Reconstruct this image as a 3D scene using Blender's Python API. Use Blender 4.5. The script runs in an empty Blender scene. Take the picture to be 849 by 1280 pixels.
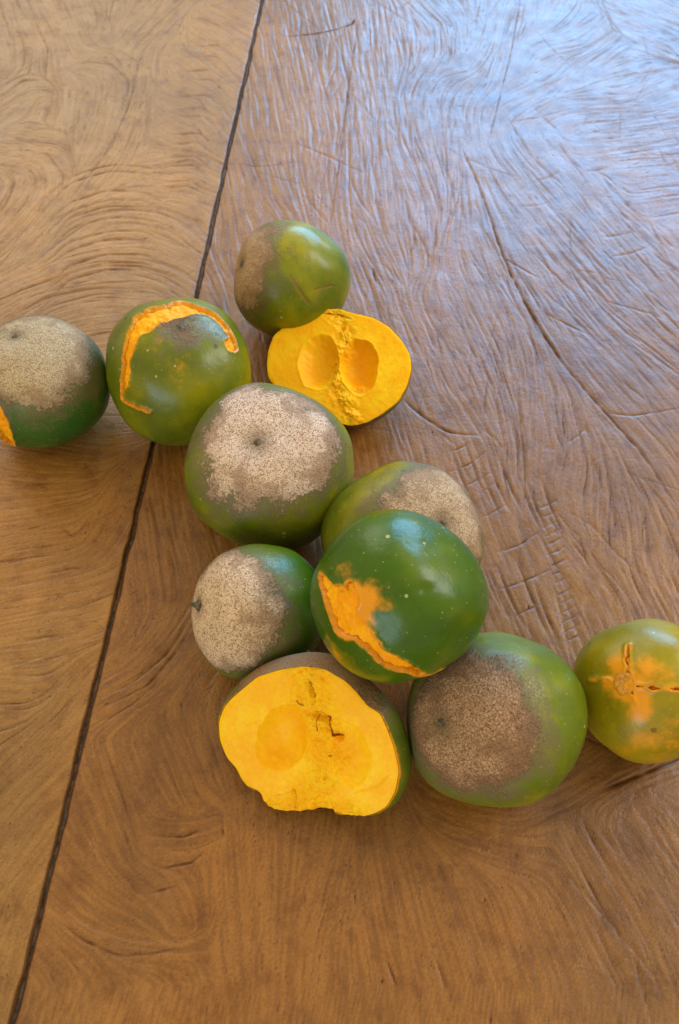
import bpy, bmesh, math
import numpy as np
from mathutils import Matrix, Vector

# ------------------------------------------------------------------ camera
W, H, FPX = 849.0, 1280.0, 1065.0          # photograph size and focal length in its pixels
PITCH, CAMH = math.radians(58.0), 0.39
scene = bpy.context.scene
cam_d = bpy.data.cameras.new('camera'); cam = bpy.data.objects.new('camera', cam_d)
scene.collection.objects.link(cam); scene.camera = cam
cam.location = (0, 0, CAMH); cam.rotation_euler = (math.pi / 2 - PITCH, 0, 0)
cam_d.sensor_fit = 'VERTICAL'; cam_d.sensor_height = 36.0; cam_d.lens = 36.0 * FPX / H
cam_d.clip_start = 0.01; cam_d.clip_end = 50
cam_d.dof.use_dof = True; cam_d.dof.focus_distance = 0.385; cam_d.dof.aperture_fstop = 22.0
# ------------------------------------------------------------------ light
scene.view_settings.view_transform = 'Standard'; scene.view_settings.look = 'None'
scene.view_settings.exposure = 0.82; scene.view_settings.gamma = 1.0
world = bpy.data.worlds.new('World'); scene.world = world; world.use_nodes = True
world.node_tree.nodes['Background'].inputs[0].default_value = (1.0, 0.81, 0.50, 1)
world.node_tree.nodes['Background'].inputs[1].default_value = 0.50


def area_light(name, az, elev, dist, sx, sy, radiance, col):
    """a window of the room or an added fill: az clockwise from straight ahead, elev above the table"""
    a, e = math.radians(az), math.radians(elev)
    d = Vector((math.sin(a) * math.cos(e), math.cos(a) * math.cos(e), math.sin(e)))
    L = bpy.data.lights.new(name, 'AREA'); L.shape = 'RECTANGLE'; L.size = sx; L.size_y = sy
    L.energy = radiance * math.pi * sx * sy; L.color = col
    o = bpy.data.objects.new(name, L); scene.collection.objects.link(o)
    o.location = Vector((0.0, 0.3, 0.0)) + d * dist
    o.rotation_euler = (-d).to_track_quat('-Z', 'Y').to_euler()
    return o


area_light('window_light_back', 21, 25, 1.6, 1.05, 0.78, 8.4, (0.14, 0.50, 1.0))
area_light('fill_light_far_left', -28, 30, 2.6, 1.5, 1.2, 1.8, (1.0, 0.93, 0.84))  # added fill, no window: stands in for a bright wall, gives far-left sheen
area_light('window_light_front', 206, 13, 2.4, 1.2, 0.9, 3.0, (0.55, 0.82, 1.0))
area_light('window_light_side', 80, 40, 1.2, 0.5, 0.55, 4.6, (0.95, 0.96, 1.0))

# ------------------------------------------------------------------ numpy helpers
CAM = np.array([0, 0, CAMH])
FW = np.array([0, math.cos(PITCH), -math.sin(PITCH)]); RT = np.array([1.0, 0, 0]); UP = np.cross(RT, FW)
rng = np.random.default_rng(7)


def ray(x, y):
    d = FW + RT * (x - W / 2) / FPX - UP * (y - H / 2) / FPX
    return d / np.linalg.norm(d)


def on_table(x, y, z=0.0):
    d = ray(x, y); return CAM + d * ((z - CAMH) / d[2])


def to_px(P):
    q = P - CAM; w = q @ FW
    return np.stack([W / 2 + FPX * (q @ RT) / w, H / 2 - FPX * (q @ UP) / w], -1)


def _h(i, j, k, s):
    n = (i * 374761393 + j * 668265263 + k * 2147483647 + s * 974711) & 0xFFFFFFFF
    n = ((n ^ (n >> 13)) * 1274126177) & 0xFFFFFFFF
    n = ((n ^ (n >> 15)) * 2246822519) & 0xFFFFFFFF
    return ((n ^ (n >> 16)) & 0xFFFFFF) / float(0xFFFFFF)


def noise3(P, scale, seed=0, oct=1):
    """value noise, -1..1"""
    out = np.zeros(len(P)); amp = 1.0; tot = 0
    for o in range(oct):
        q = P * scale + 37.7 * (o + 1); i = np.floor(q).astype(np.int64); f = q - i
        f = f * f * f * (f * (f * 6 - 15) + 10)
        r = 0
        for dx in (0, 1):
            for dy in (0, 1):
                for dz in (0, 1):
                    w = (f[:, 0] if dx else 1 - f[:, 0]) * (f[:, 1] if dy else 1 - f[:, 1]) * (f[:, 2] if dz else 1 - f[:, 2])
                    r = r + w * _h(i[:, 0] + dx, i[:, 1] + dy, i[:, 2] + dz, seed + o)
        out += amp * (2 * r - 1); tot += amp; amp *= 0.5; scale = scale * 2.03
    return out / tot


def sstep(a, b, x):
    t = np.clip((x - a) / (b - a), 0, 1); return t * t * (3 - 2 * t)


def make_mesh(name, V, Fc, attrs=None, mat=None, parent=None, smooth=True):
    me = bpy.data.meshes.new(name)
    V = np.asarray(V, np.float32); Fc = np.asarray(Fc, np.int32)
    k = Fc.shape[1]; n = len(Fc)
    me.vertices.add(len(V)); me.vertices.foreach_set('co', V.ravel())
    me.loops.add(n * k); me.loops.foreach_set('vertex_index', Fc.ravel())
    me.polygons.add(n); me.polygons.foreach_set('loop_start', np.arange(0, n * k, k, dtype=np.int32))
    me.update(calc_edges=True)
    me.polygons.foreach_set('use_smooth', np.full(n, smooth, bool))
    for a, v in (attrs or {}).items():
        at = me.attributes.new(a, 'FLOAT', 'POINT'); at.data.foreach_set('value', np.asarray(v, np.float32))
    if mat: me.materials.append(mat)
    me.validate(); me.update()
    o = bpy.data.objects.new(name, me); scene.collection.objects.link(o)
    if parent: o.parent = parent
    return o


# ------------------------------------------------------------------ node helper
class NT:
    def __init__(self, name):
        self.m = bpy.data.materials.new(name); self.m.use_nodes = True
        self.t = self.m.node_tree; self.b = self.t.nodes['Principled BSDF']
        self._co = None

    def link(self, a, b): self.t.links.new(a, b)

    def val(self, sock, v):
        if hasattr(v, 'is_output') or isinstance(v, bpy.types.NodeSocket): self.link(v, sock)
        else: sock.default_value = v

    def co(self):
        if self._co is None: self._co = self.t.nodes.new('ShaderNodeTexCoord').outputs['Object']
        return self._co

    def attr(self, n):
        a = self.t.nodes.new('ShaderNodeAttribute'); a.attribute_name = n; return a.outputs['Fac']

    def noise(self, scale, detail=2, rough=0.5, co=None, dist=0.0):
        n = self.t.nodes.new('ShaderNodeTexNoise'); n.inputs['Scale'].default_value = scale
        n.inputs['Detail'].default_value = detail; n.inputs['Roughness'].default_value = rough
        n.inputs['Distortion'].default_value = dist
        self.link(co or self.co(), n.inputs['Vector']); return n.outputs['Fac']

    def voro(self, scale, feature='F1', co=None, out='Distance', rnd=1.0):
        n = self.t.nodes.new('ShaderNodeTexVoronoi'); n.feature = feature; n.inputs['Scale'].default_value = scale
        n.inputs['Randomness'].default_value = rnd
        self.link(co or self.co(), n.inputs['Vector']); return n.outputs[out]

    def mapping(self, sc, rot=(0, 0, 0)):
        n = self.t.nodes.new('ShaderNodeMapping'); n.inputs['Scale'].default_value = sc; n.inputs['Rotation'].default_value = rot
        self.link(self.co(), n.inputs['Vector']); return n.outputs[0]

    def math(self, op, a, b=0.0, c=0.0):
        n = self.t.nodes.new('ShaderNodeMath'); n.operation = op
        for s, v in zip(n.inputs, (a, b, c)): self.val(s, v)
        return n.outputs[0]

    def step(self, x, a, b, lo=0.0, hi=1.0):
        n = self.t.nodes.new('ShaderNodeMapRange'); n.interpolation_type = 'SMOOTHSTEP'
        for i, v in enumerate((x, a, b, lo, hi)): self.val(n.inputs[i], v)
        return n.outputs[0]

    def mix(self, f, a, b, mode='MIX'):
        n = self.t.nodes.new('ShaderNodeMix'); n.data_type = 'RGBA'; n.blend_type = mode
        self.val(n.inputs[0], f)
        for s, v in ((n.inputs[6], a), (n.inputs[7], b)):
            self.val(s, (*v, 1) if isinstance(v, tuple) and len(v) == 3 else v)
        return n.outputs[2]

    def bump(self, h, dist, strength=1.0, normal=None):
        n = self.t.nodes.new('ShaderNodeBump'); n.inputs['Distance'].default_value = dist
        n.inputs['Strength'].default_value = strength; self.link(h, n.inputs['Height'])
        if normal: self.link(normal, n.inputs['Normal'])
        return n.outputs[0]


# ------------------------------------------------------------------ materials
def wood_material(name, base, dark, light):
    t = NT(name)
    groove, grain, pore, tone = t.attr('groove'), t.attr('grain'), t.attr('pore'), t.attr('tone')
    c = t.mix(t.step(grain, 0.25, 0.78), dark, light)
    c = t.mix(0.38, base, c)
    c = t.mix(t.step(tone, 0.25, 0.85), c, t.mix(1.0, c, (1.38, 1.30, 1.05), 'MULTIPLY'))
    blotch = t.noise(9, 4, 0.6)
    c = t.mix(t.step(blotch, 0.42, 0.72, 0, 0.55), c, t.mix(1.0, c, (0.60, 0.52, 0.45), 'MULTIPLY'))
    mott = t.noise(75, 6, 0.65)
    c = t.mix(t.step(mott, 0.46, 0.70, 0, 0.7), c, t.mix(1.0, c, (0.62, 0.50, 0.38), 'MULTIPLY'))
    c = t.mix(t.step(t.noise(34, 5, 0.6), 0.52, 0.70, 0, 0.45), c, t.mix(1.0, c, (1.22, 1.16, 1.10), 'MULTIPLY'))
    fine = t.noise(900, 3, 0.7)
    c = t.mix(t.step(fine, 0.35, 0.72, 0.0, 0.55), c, t.mix(1.0, c, (0.62, 0.55, 0.48), 'MULTIPLY'))
    c = t.mix(t.step(t.attr('pale'), 0.1, 0.8, 0, 0.55), c, t.mix(1.0, c, (1.75, 1.70, 1.55), 'MULTIPLY'))
    c = t.mix(t.step(groove, 0.05, 0.75, 0, 0.85), c, t.mix(1.0, c, (0.28, 0.22, 0.18), 'MULTIPLY'))
    c = t.mix(t.step(t.math('ADD', pore, t.math('MULTIPLY', t.math('SUBTRACT', fine, 0.5), 0.8)), 0.30, 0.8, 0, 0.65), c, (0.035, 0.018, 0.010))
    t.val(t.b.inputs['Base Color'], c)
    r = t.math('ADD', t.step(t.noise(60, 4, 0.6), 0.3, 0.7, 0.29, 0.42), t.math('MULTIPLY', groove, 0.40))
    t.val(t.b.inputs['Roughness'], r)
    t.val(t.b.inputs['Specular IOR Level'], t.step(groove, 0.1, 0.7, 0.50, 0.10))
    bh = t.math('ADD', t.math('MULTIPLY', grain, 0.45), t.math('MULTIPLY', fine, 0.6))
    bh = t.math('SUBTRACT', bh, t.math('MULTIPLY', pore, 0.8))
    n1 = t.bump(bh, 0.00022, 0.8)
    t.val(t.b.inputs['Normal'], t.bump(t.noise(330, 5, 0.7), 0.00035, 0.6, n1))
    return t.m


def skin_material(name, g_dark, g_mid, g_light, tan=(0.50, 0.37, 0.25), brown=(0.25, 0.145, 0.080), fray=1.0, rough=0.30, net_scale=760, net_amt=0.22):
    t = NT(name)
    rd, flush, scar = t.attr('russet'), t.attr('flush'), t.attr('scar')
    n_l = t.noise(28, 3, 0.55); n_m = t.noise(120, 3, 0.6); n_f = t.noise(620, 2, 0.6); n_x = t.noise(1500, 2, 0.6); n_g = t.noise(1550, 3, 0.65)
    g = t.mix(t.step(n_l, 0.33, 0.58), g_dark, g_mid)
    g = t.mix(t.step(t.noise(41, 2, 0.5), 0.48, 0.72), g, g_light)
    g = t.mix(t.step(n_m, 0.35, 0.72, 0, 0.42), g, t.mix(1.0, g, (0.55, 0.6, 0.6), 'MULTIPLY'))
    g = t.mix(1.0, g, (1.22, 1.14, 0.85), 'MULTIPLY')
    # pale lenticels and dark dots
    v = t.voro(210); vc = t.voro(210, out='Color')
    sp = t.t.nodes.new('ShaderNodeSeparateColor'); t.link(vc, sp.inputs[0])
    size = t.math('MULTIPLY', t.step(sp.outputs[0], 0.50, 1.0, 0.0, 0.24), t.step(t.noise(60, 2, 0.5), 0.45, 0.68, 0.15, 1.0))
    dot = t.math('MULTIPLY', t.math('LESS_THAN', v, size), 0.75)
    g = t.mix(dot, g, (0.42, 0.42, 0.17))
    v2 = t.voro(120); vc2 = t.voro(120, out='Color')
    sp2 = t.t.nodes.new('ShaderNodeSeparateColor'); t.link(vc2, sp2.inputs[0])
    size2 = t.step(sp2.outputs[1], 0.80, 1.0, 0.0, 0.17)
    dot2 = t.math('MULTIPLY', t.math('LESS_THAN', v2, size2), 0.7)
    g = t.mix(dot2, g, (0.03, 0.025, 0.008))
    v3 = t.voro(520); vc3 = t.voro(520, out='Color'); sp3 = t.t.nodes.new('ShaderNodeSeparateColor'); t.link(vc3, sp3.inputs[0])
    g = t.mix(t.math('MULTIPLY', t.math('LESS_THAN', v3, t.step(sp3.outputs[2], 0.5, 1.0, 0.0, 0.22)), 0.45), g, (0.32, 0.34, 0.10))
    # orange flush near the flesh
    fl = t.step(t.math('ADD', flush, t.math('MULTIPLY', t.math('SUBTRACT', t.noise(170, 4, 0.65), 0.5), 1.1)), 0.15, 0.80)
    g = t.mix(fl, g, (0.70, 0.27, 0.006))
    # russet patch
    d = t.math('ADD', rd, t.math('MULTIPLY', t.math('SUBTRACT', n_m, 0.5), 0.40 * fray))
    d = t.math('ADD', d, t.math('MULTIPLY', t.math('SUBTRACT', n_f, 0.5), 0.42 * fray))
    m_in = t.step(d, -0.05, 0.06)
    m_halo = t.step(t.math('ADD', t.math('ADD', rd, t.math('MULTIPLY', t.math('SUBTRACT', n_x, 0.5), 1.3)),
                           t.math('MULTIPLY', t.math('SUBTRACT', n_m, 0.5), 0.9)), -0.30, -0.12, 0, 0.75)
    g2 = t.mix(m_halo, g, (0.150, 0.105, 0.055))
    net = t.voro(net_scale, 'DISTANCE_TO_EDGE', dist_co(t, net_scale))
    rc = t.mix(t.step(t.math('ADD', t.math('MULTIPLY', n_g, 0.75), t.math('MULTIPLY', n_f, 0.25)), 0.38, 0.55), brown, tan)
    rc = t.mix(t.step(net, 0.02, 0.20, net_amt, 0.0), rc, t.mix(1.0, rc, (0.45, 0.38, 0.32), 'MULTIPLY'))
    zone = t.math('ADD', t.math('MULTIPLY', t.math('SUBTRACT', t.noise(80, 5, 0.65), 0.5), 2.4), rd)
    rc = t.mix(t.step(zone, -0.02, 0.38, 0.62, 0.0), rc, t.mix(1.0, brown, (0.95, 0.95, 0.9), 'MULTIPLY'))
    rc = t.mix(t.step(n_m, 0.35, 0.7, 0.0, 0.5), rc, t.mix(1.0, rc, (1.25, 1.25, 1.3), 'MULTIPLY'))
    rc = t.mix(t.step(rd, 0.0, 0.25, 0.45, 0.0), rc, t.mix(1.0, rc, (0.55, 0.52, 0.50), 'MULTIPLY'))
    core = t.attr('core')
    rc = t.mix(t.math('MULTIPLY', core, 0.75), rc, (0.11, 0.075, 0.035))
    c = t.mix(m_in, g2, rc)
    c = t.mix(t.math('MULTIPLY', t.step(scar, 0.3, 0.7), 0.85), c, (0.22, 0.11, 0.03))
    t.val(t.b.inputs['Base Color'], c)
    mm = t.math('MAXIMUM', m_in, t.math('MULTIPLY', m_halo, 0.6))
    t.val(t.b.inputs['Roughness'], t.step(mm, 0, 1, rough, 0.85))
    t.val(t.b.inputs['Specular IOR Level'], t.step(mm, 0, 1, 0.33, 0.15))
    bh = t.math('MULTIPLY', m_in, t.math('ADD', t.math('ADD', n_f, 0.5), t.step(net, 0, 0.2, 0, 0.35)))
    bh = t.math('ADD', bh, t.math('MULTIPLY', dot, 0.5))
    n1 = t.bump(bh, 0.00032, 0.9)
    n2 = t.bump(t.noise(340, 3, 0.6), 0.00020, 0.6, n1)
    t.val(t.b.inputs['Normal'], t.bump(t.noise(75, 3, 0.5), 0.0009, 0.5, n2))
    return t.m


def dist_co(t, s):
    n = t.t.nodes.new('ShaderNodeTexNoise'); n.inputs['Scale'].default_value = s * 0.8
    t.link(t.co(), n.inputs['Vector'])
    m = t.t.nodes.new('ShaderNodeMix'); m.data_type = 'VECTOR'; m.blend_type = 'MIX' if False else 'MIX'
    va = t.t.nodes.new('ShaderNodeVectorMath'); va.operation = 'MULTIPLY_ADD'
    t.link(n.outputs['Color'], va.inputs[0]); va.inputs[1].default_value = (0.0022,) * 3; t.link(t.co(), va.inputs[2])
    t.t.nodes.remove(m)
    return va.outputs[0]


def flesh_material(name, base, deep, pale):
    t = NT(name)
    cav, stain, rough_a = t.attr('cavity'), t.attr('stain'), t.attr('crumb')
    n_m = t.noise(55, 5, 0.6); n_f = t.noise(700, 3, 0.65); n_s = t.noise(260, 3, 0.6)
    c = t.mix(t.step(n_m, 0.38, 0.64), base, pale)
    c = t.mix(t.step(t.noise(380, 4, 0.7), 0.40, 0.75, 0, 0.4), c, deep)
    c = t.mix(t.math('MULTIPLY', cav, 0.35), c, deep)
    c = t.mix(t.math('MULTIPLY', rough_a, t.step(n_s, 0.45, 0.7, 0.0, 0.45)), c, deep)
    st = t.step(t.math('ADD', stain, t.math('MULTIPLY', t.math('SUBTRACT', n_s, 0.5), 0.9)), 0.35, 0.9)
    c = t.mix(st, c, (0.22, 0.055, 0.006))
    t.val(t.b.inputs['Base Color'], c)
    t.val(t.b.inputs['Roughness'], t.step(n_f, 0.3, 0.7, 0.36, 0.55))
    t.b.inputs['Specular IOR Level'].default_value = 0.14
    t.b.inputs['Subsurface Weight'].default_value = 0.18
    t.b.inputs['Subsurface Radius'].default_value = (1.0, 0.45, 0.08)
    t.b.inputs['Subsurface Scale'].default_value = 0.003
    bh = t.math('ADD', t.math('MULTIPLY', n_f, t.math('ADD', 0.12, t.math('MULTIPLY', rough_a, 1.0))),
                t.math('MULTIPLY', n_s, t.math('ADD', 0.25, t.math('MULTIPLY', rough_a, 1.4))))
    t.val(t.b.inputs['Normal'], t.bump(bh, 0.0008, 0.9))
    return t.m


def plain_material(name, col, col2, rough=0.8, scale=700):
    t = NT(name)
    n = t.noise(scale, 3, 0.6)
    t.val(t.b.inputs['Base Color'], t.mix(t.step(n, 0.35, 0.65), col, col2))
    t.b.inputs['Roughness'].default_value = rough
    t.val(t.b.inputs['Normal'], t.bump(n, 0.0006, 0.8))
    return t.m


M_WOOD_R = wood_material('wood_red_brown', (0.222, 0.096, 0.021), (0.125, 0.048, 0.010), (0.32, 0.148, 0.036))
M_WOOD_L = wood_material('wood_honey', (0.262, 0.125, 0.030), (0.170, 0.074, 0.016), (0.34, 0.172, 0.046))
M_SEAM = plain_material('seam_dark_wood', (0.030, 0.016, 0.008), (0.10, 0.055, 0.024), 0.7, 300)
M_STEM = plain_material('stem_scar', (0.045, 0.032, 0.018), (0.15, 0.11, 0.055), 0.8)
M_STEM_OR = plain_material('blossom_ring', (0.45, 0.17, 0.010), (0.62, 0.27, 0.012), 0.5)
M_FLESH_CUT = flesh_material('flesh_cut', (0.93, 0.46, 0.002), (0.88, 0.34, 0.002), (0.95, 0.58, 0.008))
M_FLESH_TEAR = flesh_material('flesh_torn', (0.92, 0.37, 0.003), (0.74, 0.20, 0.003), (0.94, 0.47, 0.005))

# ------------------------------------------------------------------ table
seam_px = [(342, -60), (328, 0), (290, 170), (245, 372), (190, 560), (131, 808), (101, 930), (60, 1100), (15, 1280), (-10, 1380)]
SP = np.array([on_table(x, y)[:2] for x, y in seam_px]); SP = SP[np.argsort(SP[:, 1])]


def seam_x(y):
    y = np.asarray(y, float)
    x = np.interp(y, SP[:, 1], SP[:, 0])
    lo = SP[0, 0] + (y - SP[0, 1]) * (SP[1, 0] - SP[0, 0]) / (SP[1, 1] - SP[0, 1])
    hi = SP[-1, 0] + (y - SP[-1, 1]) * (SP[-1, 0] - SP[-2, 0]) / (SP[-1, 1] - SP[-2, 1])
    x = np.where(y < SP[0, 1], lo, np.where(y > SP[-1, 1], hi, x))
    q = np.stack([y, y * 0, y * 0], -1)
    return x + 0.0007 * noise3(q, 70.0, 5, 2)


X0, X1, Y0, Y1, RES = -0.52, 0.56, -0.06, 1.02, 0.0006
NX, NY = int((X1 - X0) / RES), int((Y1 - Y0) / RES)
# tool-mark directions read off the photograph, laid on the table plane
DL = [[(30, 360), (75, 345), (125, 332), (175, 332), (215, 345), (240, 362)], [(60, 300), (100, 272), (150, 260), (200, 265), (235, 280), (250, 295)],
      [(10, 400), (60, 372), (120, 360), (180, 362)], [(205, 205), (240, 200), (268, 215)], [(200, 235), (235, 232), (262, 245)],
      [(210, 115), (250, 125), (270, 155)], [(215, 150), (248, 160), (264, 185)], [(230, 60), (262, 75), (285, 100)], [(240, 20), (270, 30), (300, 50)],
      [(240, 0), (215, 25), (175, 65), (170, 100), (155, 150), (135, 190), (90, 245), (30, 320)], [(90, 75), (140, 80), (162, 100), (155, 140)],
      [(20, 190), (60, 192), (80, 220), (75, 260)], [(40, 20), (60, 60), (55, 110)], [(0, 120), (30, 100), (70, 100)],
      [(40, 713), (82, 703)], [(50, 675), (95, 668)], [(33, 778), (96, 768)], [(0, 860), (43, 862)], [(40, 610), (130, 603)], [(60, 640), (120, 625)],
      [(10, 1010), (90, 935)], [(0, 1100), (60, 1020)], [(0, 1250), (20, 1150)], [(90, 850), (60, 890)], [(150, 600), (110, 680)], [(10, 560), (100, 575)]]
DR = [[(320, 30), (345, 180)], [(380, 100), (402, 235)], [(345, 60), (372, 180)], [(292, 240), (302, 330)], [(265, 320), (280, 350), (292, 385)],
      [(300, 150), (330, 250), (345, 270)], [(410, 60), (425, 160), (420, 270)], [(470, 120), (480, 260)], [(450, 250), (470, 300), (505, 360)],
      [(520, 0), (553, 30), (558, 70), (530, 102)], [(560, 95), (585, 85), (610, 60)], [(490, 10), (500, 80)], [(440, 380), (475, 470)], [(500, 180), (530, 250), (540, 330)],
      [(575, 170), (568, 260), (540, 330), (510, 370)], [(670, 60), (720, 50), (750, 28)], [(645, 125), (700, 100), (720, 80)], [(650, 148), (690, 125), (715, 95)],
      [(705, 125), (780, 125), (825, 108)], [(715, 182), (780, 175), (849, 165)], [(720, 205), (790, 195), (849, 190)], [(785, 258), (849, 247)],
      [(690, 170), (750, 240)], [(640, 200), (700, 270)], [(730, 250), (790, 310)], [(780, 20), (849, 50)], [(640, 0), (615, 100)], [(800, 330), (849, 380)],
      [(575, 180), (600, 235), (615, 280), (632, 330), (660, 385), (695, 442), (740, 500), (800, 560), (849, 640)],
      [(640, 240), (700, 310), (760, 380), (849, 455)], [(700, 230), (770, 310), (849, 400)], [(650, 300), (700, 380), (770, 450), (849, 530)],
      [(690, 455), (715, 500), (728, 545), (728, 590), (714, 620)], [(742, 525), (763, 560), (784, 607), (796, 648), (800, 710)], [(788, 574), (825, 627), (849, 681)],
      [(700, 480), (705, 540), (690, 600)], [(752, 560), (762, 620), (755, 700)], [(520, 380), (560, 470)], [(560, 340), (610, 440), (640, 520), (650, 570)],
      [(590, 300), (640, 400), (660, 470)], [(668, 440), (660, 520), (655, 600), (655, 660)], [(665, 612), (710, 680), (755, 735)], [(690, 640), (740, 700), (790, 770)],
      [(580, 560), (620, 660)], [(560, 480), (610, 560)], [(625, 700), (668, 795)], [(600, 620), (640, 720)], [(820, 700), (849, 760)], [(780, 740), (800, 800)],
      [(560, 1022), (640, 1042), (720, 1005), (790, 960), (849, 940)], [(600, 1060), (680, 1080)], [(690, 1000), (740, 1090), (790, 1190)], [(740, 1060), (800, 1160), (840, 1260)],
      [(790, 1000), (849, 1090)], [(450, 1060), (490, 1270)], [(560, 1090), (620, 1270)], [(640, 1120), (690, 1270)], [(350, 1050), (345, 1270)], [(290, 1020), (300, 1150)],
      [(130, 930), (155, 1000), (185, 1085)], [(100, 1200), (125, 1275)], [(200, 1120), (250, 1270)], [(65, 1125), (100, 1158), (150, 1182), (210, 1185), (245, 1170)],
      [(180, 1045), (230, 1045), (270, 1035)], [(125, 872), (170, 850), (210, 815), (246, 762)], [(130, 895), (190, 857), (230, 805), (248, 775)],
      [(190, 620), (200, 700), (208, 752)], [(165, 700), (175, 780)], [(220, 660), (240, 720)], [(200, 900), (240, 1000)], [(430, 1050), (380, 1180)], [(540, 400), (600, 520)]]


def field(curves):
    segs = []
    for c in curves:
        p = np.array([on_table(x, y)[:2] for x, y in c])
        for a, b in zip(p[:-1], p[1:]):
            n = max(1, int(np.linalg.norm(b - a) / 0.02))
            for i in range(n): segs.append(((a + (b - a) * (i + .5) / n), (b - a) / np.linalg.norm(b - a)))
    P = np.array([s[0] for s in segs]); D = np.array([s[1] for s in segs])
    gx = np.linspace(X0, X1, 136); gy = np.linspace(Y0, Y1, 136)
    GX, GY = np.meshgrid(gx, gy)
    d2 = (GX[..., None] - P[:, 0]) ** 2 + (GY[..., None] - P[:, 1]) ** 2
    w = 1.0 / (d2 + 1e-5) ** 1.6
    c2 = (w * (D[:, 0] ** 2 - D[:, 1] ** 2)).sum(-1); s2 = (w * 2 * D[:, 0] * D[:, 1]).sum(-1)
    n = np.hypot(c2, s2) + 1e-12
    return c2 / n, s2 / n


FL, FR = field(DL), field(DR)


def bil(A, x, y):
    """bilinear sample of a grid that spans the raster area"""
    ny, nx = A.shape
    fx = np.clip((x - X0) / (X1 - X0) * (nx - 1), 0, nx - 1.001); fy = np.clip((y - Y0) / (Y1 - Y0) * (ny - 1), 0, ny - 1.001)
    i = fx.astype(np.int64); j = fy.astype(np.int64); u = fx - i; v = fy - j
    return (A[j, i] * (1 - u) + A[j, i + 1] * u) * (1 - v) + (A[j + 1, i] * (1 - u) + A[j + 1, i + 1] * u) * v


def angle_at(x, y):
    L = x < np.interp(y, SP[:, 1], SP[:, 0])
    c = np.where(L, bil(FL[0], x, y), bil(FR[0], x, y)); s = np.where(L, bil(FL[1], x, y), bil(FR[1], x, y))
    return 0.5 * np.arctan2(s, c)


Hm = np.zeros((NY, NX)); Gm = np.zeros((NY, NX))      # height (m), groove darkness


def stamp(px, py, w, d, dark):
    """grooves: px, py arrays of sample points; w half width, d depth, per sample"""
    k = int(math.ceil(2.0 * w.max() / RES))
    ci = np.floor((px - X0) / RES).astype(np.int64); cj = np.floor((py - Y0) / RES).astype(np.int64)
    ok = (ci > k) & (ci < NX - k - 1) & (cj > k) & (cj < NY - k - 1)
    px, py, w, d, dark, ci, cj = [a[ok] for a in (px, py, w, d, dark, ci, cj)]
    for a in range(-k, k + 1):
        for b in range(-k, k + 1):
            x = X0 + (ci + a + .5) * RES; y = Y0 + (cj + b + .5) * RES
            r2 = ((x - px) ** 2 + (y - py) ** 2) / (w * w)
            g = np.exp(-r2 * 1.4)
            np.minimum.at(Hm, (cj + b, ci + a), -d * g)
            np.maximum.at(Gm, (cj + b, ci + a), dark * np.exp(-r2 * 1.7))


def carve(x, y):
    """how strongly the surface is tooled at a place: strong on the far and right side, weak near the viewer"""
    q = np.stack([x, y, x * 0], -1)
    m = sstep(0.08, 0.26, y + 0.9 * np.clip(x - 0.02, 0, .15)) * 0.75 + 0.25
    L = x < np.interp(y, SP[:, 1], SP[:, 0])
    m = np.where(L, np.where(y > 0.36, 0.75, 0.50), m)
    m = np.where((~L) & (x < -0.02) & (y < 0.32), m * 0.6, m)
    return m * (0.75 + 0.45 * noise3(q, 16.0, 11, 2))


def streamlines(n, step, seed, small=False):
    r = np.random.default_rng(seed)
    x = r.uniform(X0 + .02, X1 - .02, n); y = r.uniform(Y0 + .02, Y1 - .02, n)
    c = carve(x, y) if not small else np.full(n, 0.9); keep = r.uniform(0, 1, n) < c
    x, y, c = x[keep], y[keep], c[keep]; n = len(x)
    length = r.uniform(0.014, 0.075, n) * (0.6 + 0.6 * r.uniform(0, 1, n) ** 3) * (1 + 0.5 * sstep(.36, .55, y))
    w = r.uniform(0.00042, 0.00080, n) * (1 + 0.7 * sstep(.35, .65, y)); d = (0.00016 + 0.00066 * r.uniform(0, 1, n) ** 2) * (1 - 0.22 * sstep(.38, .6, y)) * (0.55 + 0.6 * c)
    dk = np.where(r.uniform(0, 1, n) < 0.55, r.uniform(0.45, 1.0, n), r.uniform(0.1, 0.4, n)) * (0.6 + 0.4 * c) * (1 - 0.5 * sstep(.36, .55, y))
    jit = np.where(r.uniform(0, 1, n) < 0.90, r.normal(0, 0.07, n), r.normal(0, 0.6, n))
    if small:
        length = r.uniform(0.002, 0.011, n); w = r.uniform(0.00035, 0.00055, n); d = r.uniform(0.00004, 0.00018, n); dk = r.uniform(0.1, 1.0, n) ** 2.5 * 0.9
    # a hand cuts several near-parallel strokes at once
    px, py = x.copy(), y.copy(); th = angle_at(px, py) + jit
    dirx, diry = np.cos(th), np.sin(th); m = int((0.012 if small else 0.13) / step)
    S = []
    for i in range(m):
        t = i * step / length; on = t < 1
        env = np.clip(np.sin(np.pi * np.clip(t, 0, 1)) ** 0.6, 0.02, 1)
        S.append((px[on].copy(), py[on].copy(), (w * (0.6 + .4 * env))[on], (d * env)[on], (dk * env)[on]))
        a = angle_at(px, py) + jit; nx_, ny_ = np.cos(a), np.sin(a)
        fl = np.sign(nx_ * dirx + ny_ * diry); fl[fl == 0] = 1
        dirx, diry = nx_ * fl, ny_ * fl
        px = px + dirx * step; py = py + diry * step
    return [np.concatenate(z) for z in zip(*S)]


stamp(*streamlines(17000, 0.0010, 3))


stamp(*streamlines(36000, 0.0008, 17, True))
Pm = np.zeros((NY, NX)); Hm, Gm, Hk, Gk = np.zeros((NY, NX)), Pm, Hm, Gm          # pale streaks go to their own layer
stamp(*streamlines(9000, 0.0010, 29)); Hm, Gm = Hk + 0.25 * Hm, Gk


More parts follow.
